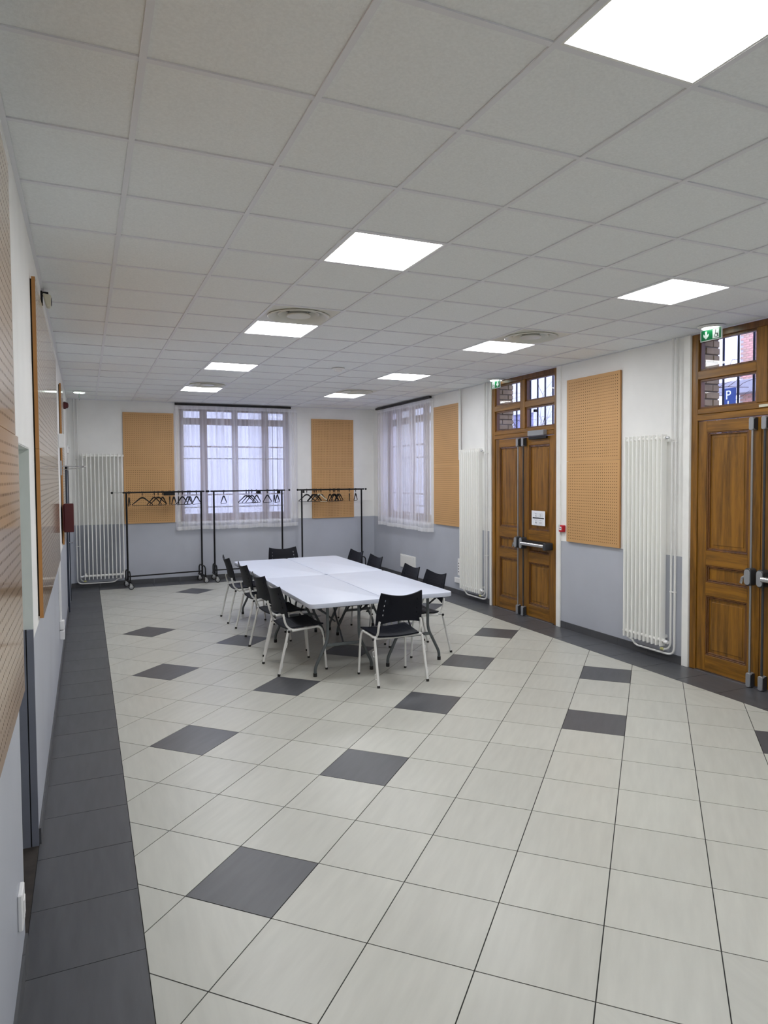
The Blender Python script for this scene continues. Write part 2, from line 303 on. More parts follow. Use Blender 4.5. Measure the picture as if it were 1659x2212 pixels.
for pI in range(-26, 20):
    for q in range(-22, 30):
        g = .0026; c = [(pI*T+g, q*T+g), ((pI+1)*T-g, q*T+g), ((pI+1)*T-g, (q+1)*T-g), (pI*T+g, (q+1)*T-g)]
        P = clip([(OX+a*e1[0]+b*e2[0], OY+a*e1[1]+b*e2[1]) for a, b in c])
        if not P: continue
        ar = abs(sum(P[i][0]*P[(i+1) % len(P)][1]-P[(i+1) % len(P)][0]*P[i][1] for i in range(len(P))))/2
        if ar < 4e-4: continue
        cx = sum(p[0] for p in P)/len(P); cy = sum(p[1] for p in P)/len(P)
        dirx, diry = cx, cy; a = math.atan2(cx, cy)-yaw
        field.append(((cx*cx+cy*cy)/ar if abs(a) < .56 and cy > 1.7 else 1e6+cy, (pI, q), P))
field.sort(key=lambda t: t[0]); rest = MB(); nl = 0
full = mesh('floor_tile', MB().prism([(x*(T/2-.0026), y*(T/2-.0026)) for x, y in ((-1, -1), (1, -1), (1, 1), (-1, 1))], -.01, 0), 'tile')
fulld = full.copy(); fulld.materials.clear(); fulld.materials.append(MT['dtile'])
for _, k, P in field:
    dk = k in DARK
    if not dk and (nl >= 296 or _ >= 1e6): rest.prism(P, -.01, 0); continue
    nl += not dk; nm = 'dark_floor_tile' if dk else 'floor_tile'
    cx = sum(p[0] for p in P)/len(P); cy = sum(p[1] for p in P)/len(P)
    if len(P) == 4 and abs(math.dist(P[0], P[1])-(T-.0052)) < 1e-4 and abs(math.dist(P[1], P[2])-(T-.0052)) < 1e-4:
        ob(nm, fulld if dk else full, floor, (cx, cy, 0), PHI)
    else: part(nm, MB().prism([(x-cx, y-cy) for x, y in P], -.01, 0), 'dtile' if dk else 'tile', floor, loc=(cx, cy, 0))
tag(part('far_floor_tiles', rest, 'tile', floor), kind='stuff')
g = .002; brd = {}
def btile(x0, x1, y0, y1):
    k = (round(x1-x0, 3), round(y1-y0, 3))
    if k not in brd: brd[k] = mesh('border_tile', B(-(k[0]/2-g), k[0]/2-g, -(k[1]/2-g), k[1]/2-g, -.01, 0), 'dtile')
    ob('border_tile', brd[k], floor, ((x0+x1)/2, (y0+y1)/2, 0))
y = 2.955-.4605*13
while y < 12.85:
    a, b = max(y, FY), min(y+.4605, 12.86)
    if b-a > .02: btile(LX, .19, a, b); btile(5.09, RX, a, b)
    y += .4605
x = LX
while x < RX-.02: btile(x, min(x+.455, RX), 12.86, BY); x += .455
for d in (D1, D2): part('door_threshold', B(RX, RX+TR, d[0], d[1], -.012, -.001), 'threshold', floor)

# ceiling grid and tiles
GX, GY = .2029, 2.4367
xs = [LX]+[GX+.6*i for i in range(0, 9)]+[RX]
js = range(-9, 19); ys = [GY+.6*j for j in js]; ys = [FY]+[v for v in ys if FY+.03 < v < BY-.02]+[BY]
LIGHTS = [(i, j) for j in (-6, -2, 2, 6, 10, 14) for i in (2, 6) if not (i == 6 and j == -6)]
VENTS = [(2, 5), (6, 5), (2, 13), (6, 13)]
skip = {(round(GX+.6*i, 3), round(GY+.6*j, 3)) for i, j in LIGHTS+VENTS}
ct = {}
for a in range(len(xs)-1):
    for b in range(len(ys)-1):
        x0, x1, y0, y1 = xs[a], xs[a+1], ys[b], ys[b+1]
        if (round(x0, 3), round(y0, 3)) in skip: continue
        k = (round(x1-x0, 3), round(y1-y0, 3))
        if k not in ct: ct[k] = mesh('ceiling_tile', B(-k[0]/2+.004, k[0]/2-.004, -k[1]/2+.004, k[1]/2-.004, .007, .022), 'ceil')
        ob('ceiling_tile', ct[k], ceiling, ((x0+x1)/2, (y0+y1)/2, HC))
for x in xs[1:-1]: part('grid_rail', B(-.012, .012, FY, BY, 0, .006).box(-.002, .002, FY, BY, .006, .045), 'rail', ceiling, loc=(x, 0, HC))
for y in ys[1:-1]: part('grid_rail', B(LX, RX, -.012, .012, .0006, .0066).box(LX, RX, -.002, .002, .0066, .045), 'rail', ceiling, loc=(0, y, HC))
part('edge_rail', B(LX, LX+.02, FY, BY, -.002, .004).box(RX-.02, RX, FY, BY, -.002, .004).box(LX, RX, BY-.02, BY, -.002, .004), 'rail', ceiling, loc=(0, 0, HC))

# skirting
def skirting(name, segs, along, at, sgn, label):
    r = tag(ob(name, None), label, None, None, 'structure'); n = 0
    for a, b in segs:
        y = a
        while y < b-.01:
            e = min(y+.4605, b); bb = (at, at+sgn*.011) if sgn > 0 else (at-.011, at)
            if along == 'Y': part('skirting_tile', B(bb[0], bb[1], y+.0015, e-.0015, 0, .085), 'skirt', r)
            else: part('skirting_tile', B(y+.0015, e-.0015, bb[0], bb[1], 0, .085), 'skirt', r)
            y = e
    return r
skirting('baseboard_right', [(D2[1]+.085, D1[0]-.085), (D1[1]+.045, BY-.012), (FY, D2[0]-.05)], 'Y', RX, -1, 'dark grey tile skirting along the door wall')
skirting('baseboard_left', [(FY, DL[0]), (DL[1], 10.95), (12.05, BY-.012)], 'Y', LX, 1, 'dark grey tile skirting along the left wall')
skirting('baseboard_back', [(LX+.012, RX-.012)], 'X', BY, -1, 'dark grey tile skirting along the far wall')
# white trims beside the doors
for i, (a, b) in enumerate(((D1[1], D1[1]+.04), (D1[0]-.08, D1[0]), (D2[1], D2[1]+.08))):
    tag(part('trim_%d' % (i+1), B(RX-.022, RX, a, b, 0, HC-.002), 'trimwhite', bevel=.003),
        ('white upright trim strip on the far side of the far oak door', 'white upright trim strip on the near side of the far oak door', 'white upright trim strip beside the near oak door')[i], None, None, 'structure')

# ------------------------------------------------------------------ oak double doors with transom
def oak_door(name, label, yc, w, flap_closer):
    R = tag(ob(name, None, None, (RX, yc, 0), ROT_R), label, None, None, 'structure'); h = w/2
    def fr(mb, m='wood', nm='frame_rail', bev=.004): return part(nm, mb, m, R, bevel=bev)
    for s in (-1, 1): fr(B(min(s*h, s*(h-.075)), max(s*h, s*(h-.075)), .0, .09, 0, 3.325), 'wood', 'frame_stile')
    fr(B(-h+.075, h-.075, 0, .09, 3.265, 3.325), 'wooddark'); fr(B(-h+.075, h-.075, -.004, .09, 2.475, 2.535), 'woodh'); fr(B(-h+.075, h-.075, .002, .09, 2.538, 2.59), 'woodh')
    fr(B(-.055, .055, -.002, .085, 2.59, 3.265), 'wood', 'mullion')
    for s in (-1, 1):
        a, b = (-h+.075, -.055) if s < 0 else (.055, h-.075)
        fr(B(a, b, 0, .085, 2.88, 2.96), 'woodh', 'muntin')
        for z0, z1 in ((2.59, 2.88), (2.96, 3.265)):
            mb = MB()
            for bx in ((a, a+.022, z0, z1), (b-.022, b, z0, z1), (a+.022, b-.022, z0, z0+.02), (a+.022, b-.022, z1-.02, z1)): mb.box(bx[0], bx[1], .022, .07, bx[2], bx[3])
            fr(mb, 'wooddark', 'glazing_bead', 0)
            part('pane', B(a+.02, b-.02, .050, .054, z0+.018, z1-.018), 'glass', R)
    for s in (-1, 1):                                   # leaves
        a, b = (-h+.08, -.004) if s < 0 else (.004, h-.08)
        lf = MB(); pa, pb = (a+.10, b-.125) if s < 0 else (a+.125, b-.10)
        y0, y1 = .012, .058; zs = (.012, .17, .76, .89, 1.06, 1.20, 2.36, 2.468)
        lf.box(a, pa, y0, y1, .012, 2.468).box(pb, b, y0, y1, .012, 2.468)
        L = part('door_leaf', lf, 'wood', R, bevel=.003)
        for k in (0, 2, 4, 6): part('leaf_rail', B(pa, pb, y0+.001, y1, zs[k], zs[k+1]), 'woodh', L, bevel=.002)
        for k in (1, 3, 5):
            z0, z1 = zs[k], zs[k+1]; pm = MB()
            for d_, yy in ((0, y0+.004), (.016, y0+.012)):     # stepped moulding
                for bx in ((pa+d_, pa+d_+.014, z0+d_, z1-d_), (pb-d_-.014, pb-d_, z0+d_, z1-d_), (pa+d_+.014, pb-d_-.014, z0+d_, z0+d_+.014), (pa+d_+.014, pb-d_-.014, z1-d_-.014, z1-d_)): pm.box(bx[0], bx[1], yy, y1-.01, bx[2], bx[3])
            part('moulding', pm, 'wooddark', L, bevel=.003)
            part('panel', B(pa+.02, pb-.02, y0+.026, y1-.008, z0+.02, z1-.02).box(pa+.06, pb-.06, y0+.02, y1-.02, z0+.06, z1-.06) if z1-z0 > .3 else B(pa+.02, pb-.02, y0+.024, y1-.008, z0+.02, z1-.02), 'wood', L, bevel=.006)
        # vertical latch rod with end boxes
        xr = s*.062; rod = part('panic_rod', MB().tube([(xr, -.028, .08), (xr, -.028, 2.40)], .011, 10), 'steel' if s < 0 else 'dkgrey', R, smooth=True)
        for z0, z1, d_ in ((2.345, 2.462, .052), (.004, .135, .052)):
            part('latch_box', MB().prism(rrect(-.024, .024, z0, z1, .018), -d_, .012, 'Y').add(B(-.017, .017, -.001, .01, z0-.0, z1)), 'alu', R, smooth=True, bevel=.004, loc=(xr, 0, 0))
            part('latch_cheek', MB().prism(rrect(z0+.004, z1-.004, -.045, .01, .02), .0235, .0265, 'X').v and _cheek(z0, z1), 'dkgrey', R, loc=(xr, 0, 0))
        part('centre_case', MB().prism(rrect(-.034, .034, .935, 1.095, .03), -.075, .012, 'Y'), 'dkgrey', R, smooth=True, bevel=.006, loc=(xr, 0, 0))
        part('case_trim', MB().prism(rrect(-.030, .030, .945, 1.085, .028), -.081, -.0755, 'Y'), 'alu', R, smooth=True, bevel=.002, loc=(xr, 0, 0))
        if s < 0: part('lever_handle', MB().tube([(xr-.03, -.055, 1.02), (xr-.06, -.06, 1.0), (xr-.075, -.062, .95)], [.012, .014, .015], 8), 'chrome', R, smooth=True)
        else:
            part('push_bar', MB().tube([(xr+.035, -.088, 1.015), (xr+.56, -.088, 1.015)], .026, 14), 'chrome', R, smooth=True)
            part('bar_backplate', B(xr+.02, xr+.60, -.07, .012, 1.035, 1.062).box(xr+.02, xr+.60, -.03, .012, .985, 1.04), 'blk', R, bevel=.004)
            part('bar_end_cap', MB().prism(rrect(xr+.555, xr+.61, .968, 1.062, .015), -.115, .012, 'Y'), 'dkgrey', R, smooth=True, bevel=.005)
    part('threshold_strip', B(-h+.075, h-.075, -.012, .06, 0, .008), 'steel', R)
    if flap_closer:
        part('closer_body', B(.205, .555, -.062, .0, 2.475, 2.545), 'alu', R, bevel=.004); part('closer_arm', B(.19, .58, -.035, -.005, 2.43, 2.466), 'blk', R, bevel=.003)
    else: part('label_strip', B(-.02, .07, -.006, -.002, 2.548, 2.57), 'cream', R)
    return R
def _cheek(z0, z1):
    m = MB(); m.prism([(yy, zz) for yy, zz in ((-.045, z0+.02), (-.045, z1-.02), (-.02, z1-.004), (.008, z1-.004), (.008, z0+.004), (-.02, z0+.004))], .0242, .027, 'X'); return m
door1 = oak_door('door_1', 'tall oak double door with emergency notice, farther from the camera', sum(D1)/2, D1[1]-D1[0], True)
door2 = oak_door('door_2', 'tall oak double door at the right edge of the picture', sum(D2)/2, D2[1]-D2[0], False)
# notice on the far door
nt_ = thing('notice_sheet', 'white paper sheet of emergency numbers taped to the far oak door', 'notice', (RX, 7.572, 1.372), ROT_R)
part('sheet', B(-.148, .148, -.0035, -.002, -.098, .098), 'paper', nt_)
part('black_band', B(-.125, .125, -.0042, -.0036, -.008, .008), 'ink', nt_)
for sx, sz, t, tt in ((-.055, .028, '15', 'SAMU'), (.045, .026, '17', 'POLICE'), (-.055, -.062, '18', 'POMPIERS'), (.045, -.062, '112', 'URGENCES')):
    part('lettering', text_mb(t, .036, Matrix.Translation((sx, -.0037, sz)) @ STAND), 'ink', nt_)
    part('caption_line', B(sx-.02, sx+.02, -.0041, -.0036, sz+.026, sz+.031), 'inkg', nt_)
    bm_ = MB()
    for bx in ((sx-.042, sx-.0405, sz-.026, sz+.042), (sx+.0405, sx+.042, sz-.026, sz+.042), (sx-.042, sx+.042, sz-.026, sz-.0245), (sx-.042, sx+.042, sz+.0405, sz+.042)): bm_.box(bx[0], bx[1], -.0041, -.0036, bx[2], bx[3])
    part('cell_border', bm_, 'inkg', nt_)

# ------------------------------------------------------------------ windows and curtains
def casement(name, label, loc, rotz):
    R = tag(ob(name, None, None, loc, rotz), label, None, None, 'structure'); w = 1.06; d0, d1 = .12, .19
    posts = ((-1.06, -.965), (-.66, -.53), (-.055, .055), (.53, .66), (.965, 1.06))
    for a, b in posts: part('window_post', B(a, b, d0, d1, WZ[0]+.0, WZ[1]), 'winwood', R, bevel=.004)
    for i in range(4):
        a, b = posts[i][1], posts[i+1][0]
        for z0, z1 in ((WZ[0], 1.25), (2.945, 3.07), (3.2, WZ[1])): part('window_rail', B(a, b, d0+.004, d1, z0, z1), 'winwood', R, bevel=.003)
        for z in (1.61, 2.53): part('glazing_bar', B(a, b, d0+.02, d1-.01, z-.013, z+.013), 'winwood', R)
        for z0, z1 in ((1.25, 1.597), (1.623, 2.517), (2.543, 2.945), (3.07, 3.2)): part('pane', B(a, b, .152, .156, z0, z1), 'glass', R)
    part('window_sill', B(-1.06, 1.06, -.03, d0, WZ[0]-.03, WZ[0]+.012), 'white', R, bevel=.004)
    return R
casement('window_1', 'wide oak window behind sheer curtains in the far wall', ((WB[0]+WB[1])/2, BY, 0), 0)
casement('window_2', 'wide oak window behind sheer curtains at the far end of the door wall', (RX, (WR[0]+WR[1])/2, 0), ROT_R)
def curtain(name, label, loc, rotz, x0, x1, seed, group):
    R = thing(name, label, 'curtain', loc, rotz, group); rnd = random.Random(seed); n = int((x1-x0)/.0105); nz = 16
    ph = [rnd.uniform(0, 6.28) for _ in range(4)]; fr_ = [rnd.uniform(46, 58), rnd.uniform(92, 110), rnd.uniform(20, 26), rnd.uniform(150, 170)]
    def off(x, z):
        k = min(1, max(0, (3.24-z)/.5)); e = (z-1)/2.3
        eg = min(1, max(0, (1.215-abs(x))/.09)); return -.03-.055*eg+eg*(.5+.5*k)*(.026*math.sin(fr_[0]*x+ph[0]+.5*math.sin(2.2*z+ph[2]))*(.6+.4*math.sin(7*x+ph[1]))+.008*math.sin(fr_[1]*x+ph[1]+.3*e))+.010*k*math.sin(fr_[2]*x+ph[2]+.6*e)+(1-k)*.004*math.sin(fr_[3]*x)
    def sheet(z0, z1, nz, dy):
        mb = MB()
        for j in range(nz+1):
            z = z0+(z1-z0)*j/nz
            for i in range(n+1):
                x = x0+(x1-x0)*i/n; xx = x+.010*math.sin(5*z+ph[3])*(1-abs(2*i/n-1)); mb.v.append((xx, off(x, z)+dy, z+(.006*math.sin(9*x+ph[0]) if z < 1.1 else 0)))
        for j in range(nz):
            for i in range(n): a = j*(n+1)+i; mb.f.append((a, a+1, a+n+2, a+n+1))
        return mb
    part('curtain_cloth', sheet(.97, 3.235, nz, 0), 'sheer', R, smooth=True); part('hem', sheet(.965, 1.035, 1, -.002), 'hem', R, smooth=True)
    part('header_tape', sheet(3.215, 3.275, 1, -.003), 'hem', R, smooth=True); return R
curtain('sheer_curtain', 'left half of the white sheer curtain on the far wall window', (2.68, BY, 0), 0, -1.15, .0, 3, 'sheer curtains')
curtain('sheer_curtain', 'right half of the white sheer curtain on the far wall window', (2.68, BY, 0), 0, -.015, 1.20, 5, 'sheer curtains')
curtain('sheer_curtain', 'half of the corner window sheer curtain nearer the room corner', (RX, 11.75, 0), ROT_R, -1.2, .0, 9, 'sheer curtains')
curtain('sheer_curtain', 'half of the corner window sheer curtain beside the perforated board', (RX, 11.75, 0), ROT_R, -.015, 1.215, 11, 'sheer curtains')
tag(part('curtain_track', B(-1.14, 1.06, -.10, -.055, 3.285, 3.322), 'rail_dark', loc=(2.68, BY, 0)), 'thin black curtain track under the ceiling on the far wall', 'curtain track')
tag(part('curtain_track', B(-1.2, 1.2, -.10, -.055, 3.285, 3.322), 'rail_dark', loc=(RX, 11.75, 0), rotz=ROT_R), 'thin black curtain track above the corner window beside the door wall', 'curtain track')
tag(part('blind_cord', MB().tube([(0, -.03, 3.1), (0, -.03, 1.14)], .004, 6).ball((0, -.03, 1.13), .012), 'plastic', loc=(3.80, BY, 0), smooth=True), 'thin white pull cord hanging beside the far window', 'cord')

# ------------------------------------------------------------------ perforated boards
def board_mesh(w, h, edge='pegedge', face='peg', t=.02):
    me = bpy.data.meshes.new('board'); mb = B(-w/2, w/2, -t, 0, 0, h); me.from_pydata(mb.v, [], mb.f)
    bm = bmesh.new(); bm.from_mesh(me); bmesh.ops.recalc_face_normals(bm, faces=bm.faces); uvl = bm.loops.layers.uv.new('UVMap')
    NX, NY, mg = 26, 28, .028
    for f in bm.faces:
        front = f.normal.y < -.9; f.material_index = 0 if front else 1
        for l in f.loops:
            c = l.vert.co; l[uvl].uv = (NX*((c.x+w/2)-mg)/(w-2*mg), NY*(c.z-mg)/(h-2*mg)) if front else (-5, -5)
    bm.to_mesh(me); bm.free(); me.materials.append(MT[face]); me.materials.append(MT[edge]); return me
def pegboard(label, loc, rotz, cols, w, z0, z1, face='peg', gap=.008, shift=0, tops=None):
    R = thing('perforated_board', label, 'wall panel', loc, rotz, 'perforated wall boards'); hm = (z1-z0)/2
    me = board_mesh(w-.002, hm-.002, face=face)
    for c in range(cols):
        x = (c-(cols-1)/2)*w
        ob('board', me, R, (x, -gap, z0+.001)); ob('board', me, R, (x+shift, -gap, z0+hm+.001))
    W_ = cols*w/2
    part('batten_gap_shade', B(-W_+.012, W_-.012+min(shift, 0)*1.5, -gap, 0, z0+.012, z1-.012), 'black', R)  # black backing fills the batten gap, its shade painted in
    return R
pegboard('tall perforated tan board between the far oak door and the near radiator', (RX, 6.485, 0), ROT_R, 1, .935, 1.115, 3.125)
pegboard('tall perforated tan board between the corner window and the far radiator', (RX, 10.09, 0), ROT_R, 1, .89, 1.115, 3.12)
pegboard('tall perforated tan board left of the far window behind the left coat rack', (1.08, BY, 0), 0, 1, .88, 1.11, 3.13)
pegboard('tall perforated tan board right of the far window behind the right coat rack', (4.63, BY, 0), 0, 1, .90, 1.10, 3.105)
pegboard('glossy perforated tan board nearest the camera on the left wall', (LX, 2.13, 0), ROT_L, 2, .94, 1.11, 3.13, 'pegg', shift=-.11)
pegboard('long glossy perforated tan board on the left wall beyond the recess', (LX, 5.98, 0), ROT_L, 3, 1.02, 1.14, 3.11, 'pegg')
pegboard('farthest perforated board on the left wall beside the red box', (LX, 9.46, 0), ROT_L, 1, .93, 1.16, 3.07, 'pegg')

# ------------------------------------------------------------------ radiators with pipes
def radiator(label, loc, rotz, nf, pitch, z0, z1, side):
    R = thing('column_radiator', label, 'radiator', loc, rotz, 'white column radiators'); x0 = -(nf-1)*pitch/2
    fin = mesh('fin', MB().prism(rrect(-.009, .009, -.122, -.045, .008, 3), z0, z1), 'rad', smooth=True)
    for i in range(nf): ob('fin', fin, R, (x0+i*pitch, 0, 0))
    for z in (z0+.06, z1-.035): part('header_pipe', MB().tube([(x0-.03, -.083, z), (-x0+.03, -.083, z)], .02, 10), 'rad', R, smooth=True)
    for sx in (-1, 1):
        for z in (z1-.06, z0+.09): part('wall_bracket', B(sx*(-x0-.02)-.012, sx*(-x0-.02)+.012, -.07, 0, z-.015, z+.015), 'rad', R)
    part('bleed_valve', MB().lathe([(.012, 0), (.016, .02), (.012, .04)], 12, (-x0*side+side*.03, -.083, z1-.035), 'X'), 'chrome', R, smooth=True)
    xp = side*(-x0+.075); xq = side*(-x0+.125); zz = z0-.03
    part('valve_cap', MB().lathe([(.018, 0), (.022, .015), (.018, .045)], 12, (side*(-x0+.03) if side > 0 else side*(-x0+.03)-.045, -.083, z0+.05), 'X'), 'plastic', R, smooth=True)
    part('lockshield', MB().lathe([(.013, 0), (.016, .02), (.013, .04)], 10, (side*(-x0)-.02, -.083, zz), 'X'), 'yellow', R, smooth=True)
    top = HC
    def pipe(nm, pts): part(nm, MB().tube(pts, .0115, 10), 'pipe', R, smooth=True)
    pipe('feed_pipe', [(xp, -.045, top), (xp, -.045, z0+.06)]+arc((xp, -.045, z0+.06), (xp, -.045, zz), (xp-side*.06, -.075, zz), 6)+[(side*(-x0-.01), -.083, zz)])
    xe = -side*(-x0-.05); zl = z0-.075
    pipe('return_pipe', [(xq, -.045, top), (xq, -.045, zl+.08)]+arc((xq, -.045, zl+.08), (xq, -.045, zl), (xq-side*.08, -.06, zl), 6)+[(side*-.02+xe*.25, -.07, zl)]+arc((xe*.35, -.07, zl), (xe*.6, -.075, zl), (xe*.72, -.078, zl+.035), 4)+arc((xe*.75, -.08, zl+.045), (xe*.85, -.083, zl+.06), (xe, -.083, zl+.06), 4)+[(xe, -.083, z0+.05)])
    for z in (.74, 2.28): part('pipe_clip', MB().tube([(min(xp, xq)-.016, -.045, z), (max(xp, xq)+.016, -.045, z)], .008, 8).box((xp+xq)/2-.005, (xp+xq)/2+.005, -.045, 0, z-.005, z+.005), 'pipe', R, smooth=True)
    return R
radiator('tall white radiator between the tan board and the near oak door', (RX, 5.585, 0), ROT_R, 10, .0585, .165, 2.36, 1)
radiator('tall white radiator between the tan board and the far oak door', (RX, 9.20, 0), ROT_R, 10, .0625, .15, 2.355, 1)
radiator('tall white radiator in the far left corner behind the coat rack', (.29, BY, 0), 0, 11, .0645, .15, 2.375, -1)
tag(part('riser_pipe', MB().tube([(0, -.045, 2.2), (0, -.045, HC)], .022, 12), 'pipe', loc=(RX, 9.60, 0), rotz=ROT_R, smooth=True), 'thick white riser pipe above the far radiator', 'pipe')

# ------------------------------------------------------------------ ceiling fixtures
def lamp(i, j, label):
    R = thing('ceiling_light', label, 'ceiling light', (GX+.6*i+.3, GY+.6*j+.3, HC), 0, 'square ceiling light panels'); a, b = .296, .278
    mb = MB()
    for bx in ((-a, -b, -a, a), (b, a, -a, a), (-b, b, -a, -b), (-b, b, b, a)): mb.box(bx[0], bx[1], bx[2], bx[3], .001, .03)
    part('frame', mb, 'white', R); part('diffuser', B(-b, b, -b, b, .006, .012), 'panel', R); return R
pos = {2: 'left row', 6: 'right row'}; nth = {-6: 'behind the camera', -2: 'nearest, cut off at the top right', 2: 'second nearest', 6: 'next to a round vent', 10: 'between two vents, far along the room', 14: 'farthest, before the end wall'}
for i, j in LIGHTS:
    lb = 'square lit panel of the %s, %s' % (pos[i], nth[j])
    if (i, j) == (6, 2): lb = 'square lit panel at the right near the oak doors'
    if (i, j) == (6, -2): lb = 'square lit panel of the right row above the camera'
    lamp(i, j, lb)
def vent(i, j, label):
    R = thing('ceiling_vent', label, 'vent', (GX+.6*i+.3, GY+.6*j+.3, HC), 0, 'round ceiling vents'); n = 40; pl = MB()
    pts = [((.295/max(abs(math.cos(2*PI*k/n)), abs(math.sin(2*PI*k/n))))*math.cos(2*PI*k/n), (.295/max(abs(math.cos(2*PI*k/n)), abs(math.sin(2*PI*k/n))))*math.sin(2*PI*k/n)) for k in range(n)]
    for r_, z in ((1, .002), (0, .002)):
        for k in range(n): pl.v.append((pts[k][0]*1, pts[k][1]*1, z) if r_ else (.245*math.cos(2*PI*k/n), .245*math.sin(2*PI*k/n), z))
    for k in range(n): pl.f.append((k, (k+1) % n, n+(k+1) % n, n+k))
    part('face_plate', pl, 'diff', R)
    part('outer_ring', MB().lathe([(.25, .004), (.265, -.006), (.258, -.013), (.24, -.009), (.20, .028), (.165, .062)], n, cap=False), 'diff', R, smooth=True)
    part('middle_cone', MB().lathe([(.178, .012), (.172, .004), (.15, .02), (.115, .07)], n, cap=False), 'diff', R, smooth=True)
    part('centre_cone', MB().lathe([(.105, .002), (.10, -.006), (.02, -.008), (.002, -.008)], n, cap=False).lathe([(.105, .002), (.06, .05)], n, cap=False), 'diff', R, smooth=True)
    part('duct', MB().lathe([(.22, .05), (.22, .12), (.002, .12)], n, cap=False), 'slab', R); return R
for (i, j), lb in zip(VENTS, ('round ceiling vent beside the left row lit panel, nearer the camera', 'round ceiling vent in the right row near the far oak door', 'round ceiling vent at the far end of the left row', 'round ceiling vent at the far end of the right row')): vent(i, j, lb)
sd = thing('smoke_detector', 'small round white smoke detector on the ceiling over the table', 'smoke detector', (2.99, 8.33, HC))
part('base', MB().lathe([(.001, 0), (.085, 0), (.085, -.012), (.07, -.018), (.001, -.018)], 28), 'plastic', sd, smooth=True); part('sensor_head', MB().lathe([(.05, -.018), (.048, -.035), (.03, -.045), (.001, -.046)], 24), 'plastic', sd, smooth=True)
def exit_sign(label, loc, rotz, first):
    R = thing('exit_sign', label, 'exit sign', loc, rotz, 'green exit signs')
    part('ceiling_base', MB().lathe([(.001, .0), (.12, .0), (.12, -.006), (.10, -.016), (.001, -.016)], 36), 'plastic', R, smooth=True)
    part('lamp_lens', MB().lathe([(.001, -.0162), (.085, -.0162), (.08, -.021), (.001, -.021)], 30), 'exitglow', R, smooth=True)
    part('plate', B(-.122, .122, -.004, .004, -.128, -.018), 'clear', R, bevel=.001)
    for s in (-1, 1):
        y = s*.0046; part('green_field', B(-.110, .110, min(y, y+s*.0005), max(y, y+s*.0005), -.12, -.026), 'green', R)
        fm = lambda mb: MB().add(mb, Matrix.Rotation(PI, 4, 'Z') if s > 0 else None)
        ax = -.055 if first else .055; wx = -ax; zc = -.073
        arr = MB().prism([(ax-.011, zc+.036), (ax+.011, zc+.036), (ax+.011, zc-.002), (ax+.030, zc+.014), (ax+.030, zc-.010), (ax, zc-.038), (ax-.030, zc-.010), (ax-.030, zc+.014), (ax-.011, zc-.002)], -.0058, -.0052, 'Y')
        part('arrow', fm(arr), 'signw', R); part('pictogram_field', fm(B(wx-.036, wx+.036, -.0058, -.0052, zc-.042, zc+.042)), 'signw', R)
        ring = [(wx+.002+.019*math.cos(a), -.0062, zc-.014+.019*math.sin(a)) for a in [PI*(-1.15+i*1.5/14) for i in range(15)]]
        wc = MB().tube(ring, .0022, 5).tube([(wx-.004, -.0062, zc+.02), (wx-.006, -.0062, zc-.002), (wx+.014, -.0062, zc-.004), (wx+.022, -.0062, zc-.024), (wx+.030, -.0062, zc-.024)], .003, 5).ball((wx-.003, -.006, zc+.030), .0055, 6)
        part('wheelchair_symbol', fm(wc), 'ink', R)
    return R
exit_sign('green arrow and wheelchair exit sign beside the near oak door', (5.38, 4.682, HC), ROT_R, True)
exit_sign('green arrow and wheelchair exit sign beside the far oak door', (5.44, 8.46, HC), ROT_R, False)
exit_sign('green exit sign seen edge-on in the far left corner', (-.055, 12.09, HC), ROT_L, True)

# ------------------------------------------------------------------ things on the right and back walls
al = thing('fire_alarm_button', 'small red fire alarm call point beside the far oak door', 'alarm', (RX, 7.045, 1.27), ROT_R)
part('case', B(-.043, .043, -.045, 0, -.043, .043), 'red', al, bevel=.006); part('white_window', B(-.03, .016, -.0475, -.0451, -.02, .024), 'plastic', al, bevel=.001); part('break_mark', B(-.022, .008, -.0482, -.0476, -.002, .006), 'ink', al); part('clear_cover', B(-.047, -.02, -.05, -.02, .02, .047), 'clear', al, bevel=.004)
gr = thing('wall_hatch', 'white square access panel low on the wall behind the chairs', 'access panel', (RX, 11.63, .2), ROT_R)
part('frame', B(-.325, .325, -.018, 0, 0, .25), 'white', gr, bevel=.003); part('flap', B(-.30, .30, -.022, -.0181, .02, .23), 'white', gr, bevel=.003)
for sx in (-1, 1): part('screw', MB().lathe([(.006, 0), (.006, -.004)], 8, (sx*.28, -.022, .215), 'Y'), 'steel', gr)
ss = thing('socket_strip', 'white upright socket strip beside the far radiator', 'socket', (RX, 9.665, .33), ROT_R)
part('strip_body', B(-.035, .035, -.035, 0, 0, .27), 'plastic', ss, bevel=.004)
for k in range(4): part('socket_hole', MB().lathe([(.012, -.0352), (.012, -.037)], 12, (0, 0, .06+.045*k), 'Y'), 'dkgrey', ss)
s2 = thing('double_socket', 'white double power socket low beside the far radiator', 'socket', (RX, 9.70, .20), ROT_R)
part('box', B(-.10, .10, -.04, 0, 0, .085), 'plastic', s2, bevel=.005)
for sx in (-.05, .05): part('socket_face', MB().lathe([(.028, -.0402), (.03, -.043), (.02, -.041)], 18, (sx, 0, .043), 'Y'), 'plastic', s2)
tag(part('hook', B(0, .012, -.02, 0, 0, .035), 'cream', loc=(RX, 8.745, 2.45), rotz=ROT_R, bevel=.002), 'small cream catch on the trim by the far oak door', 'catch')

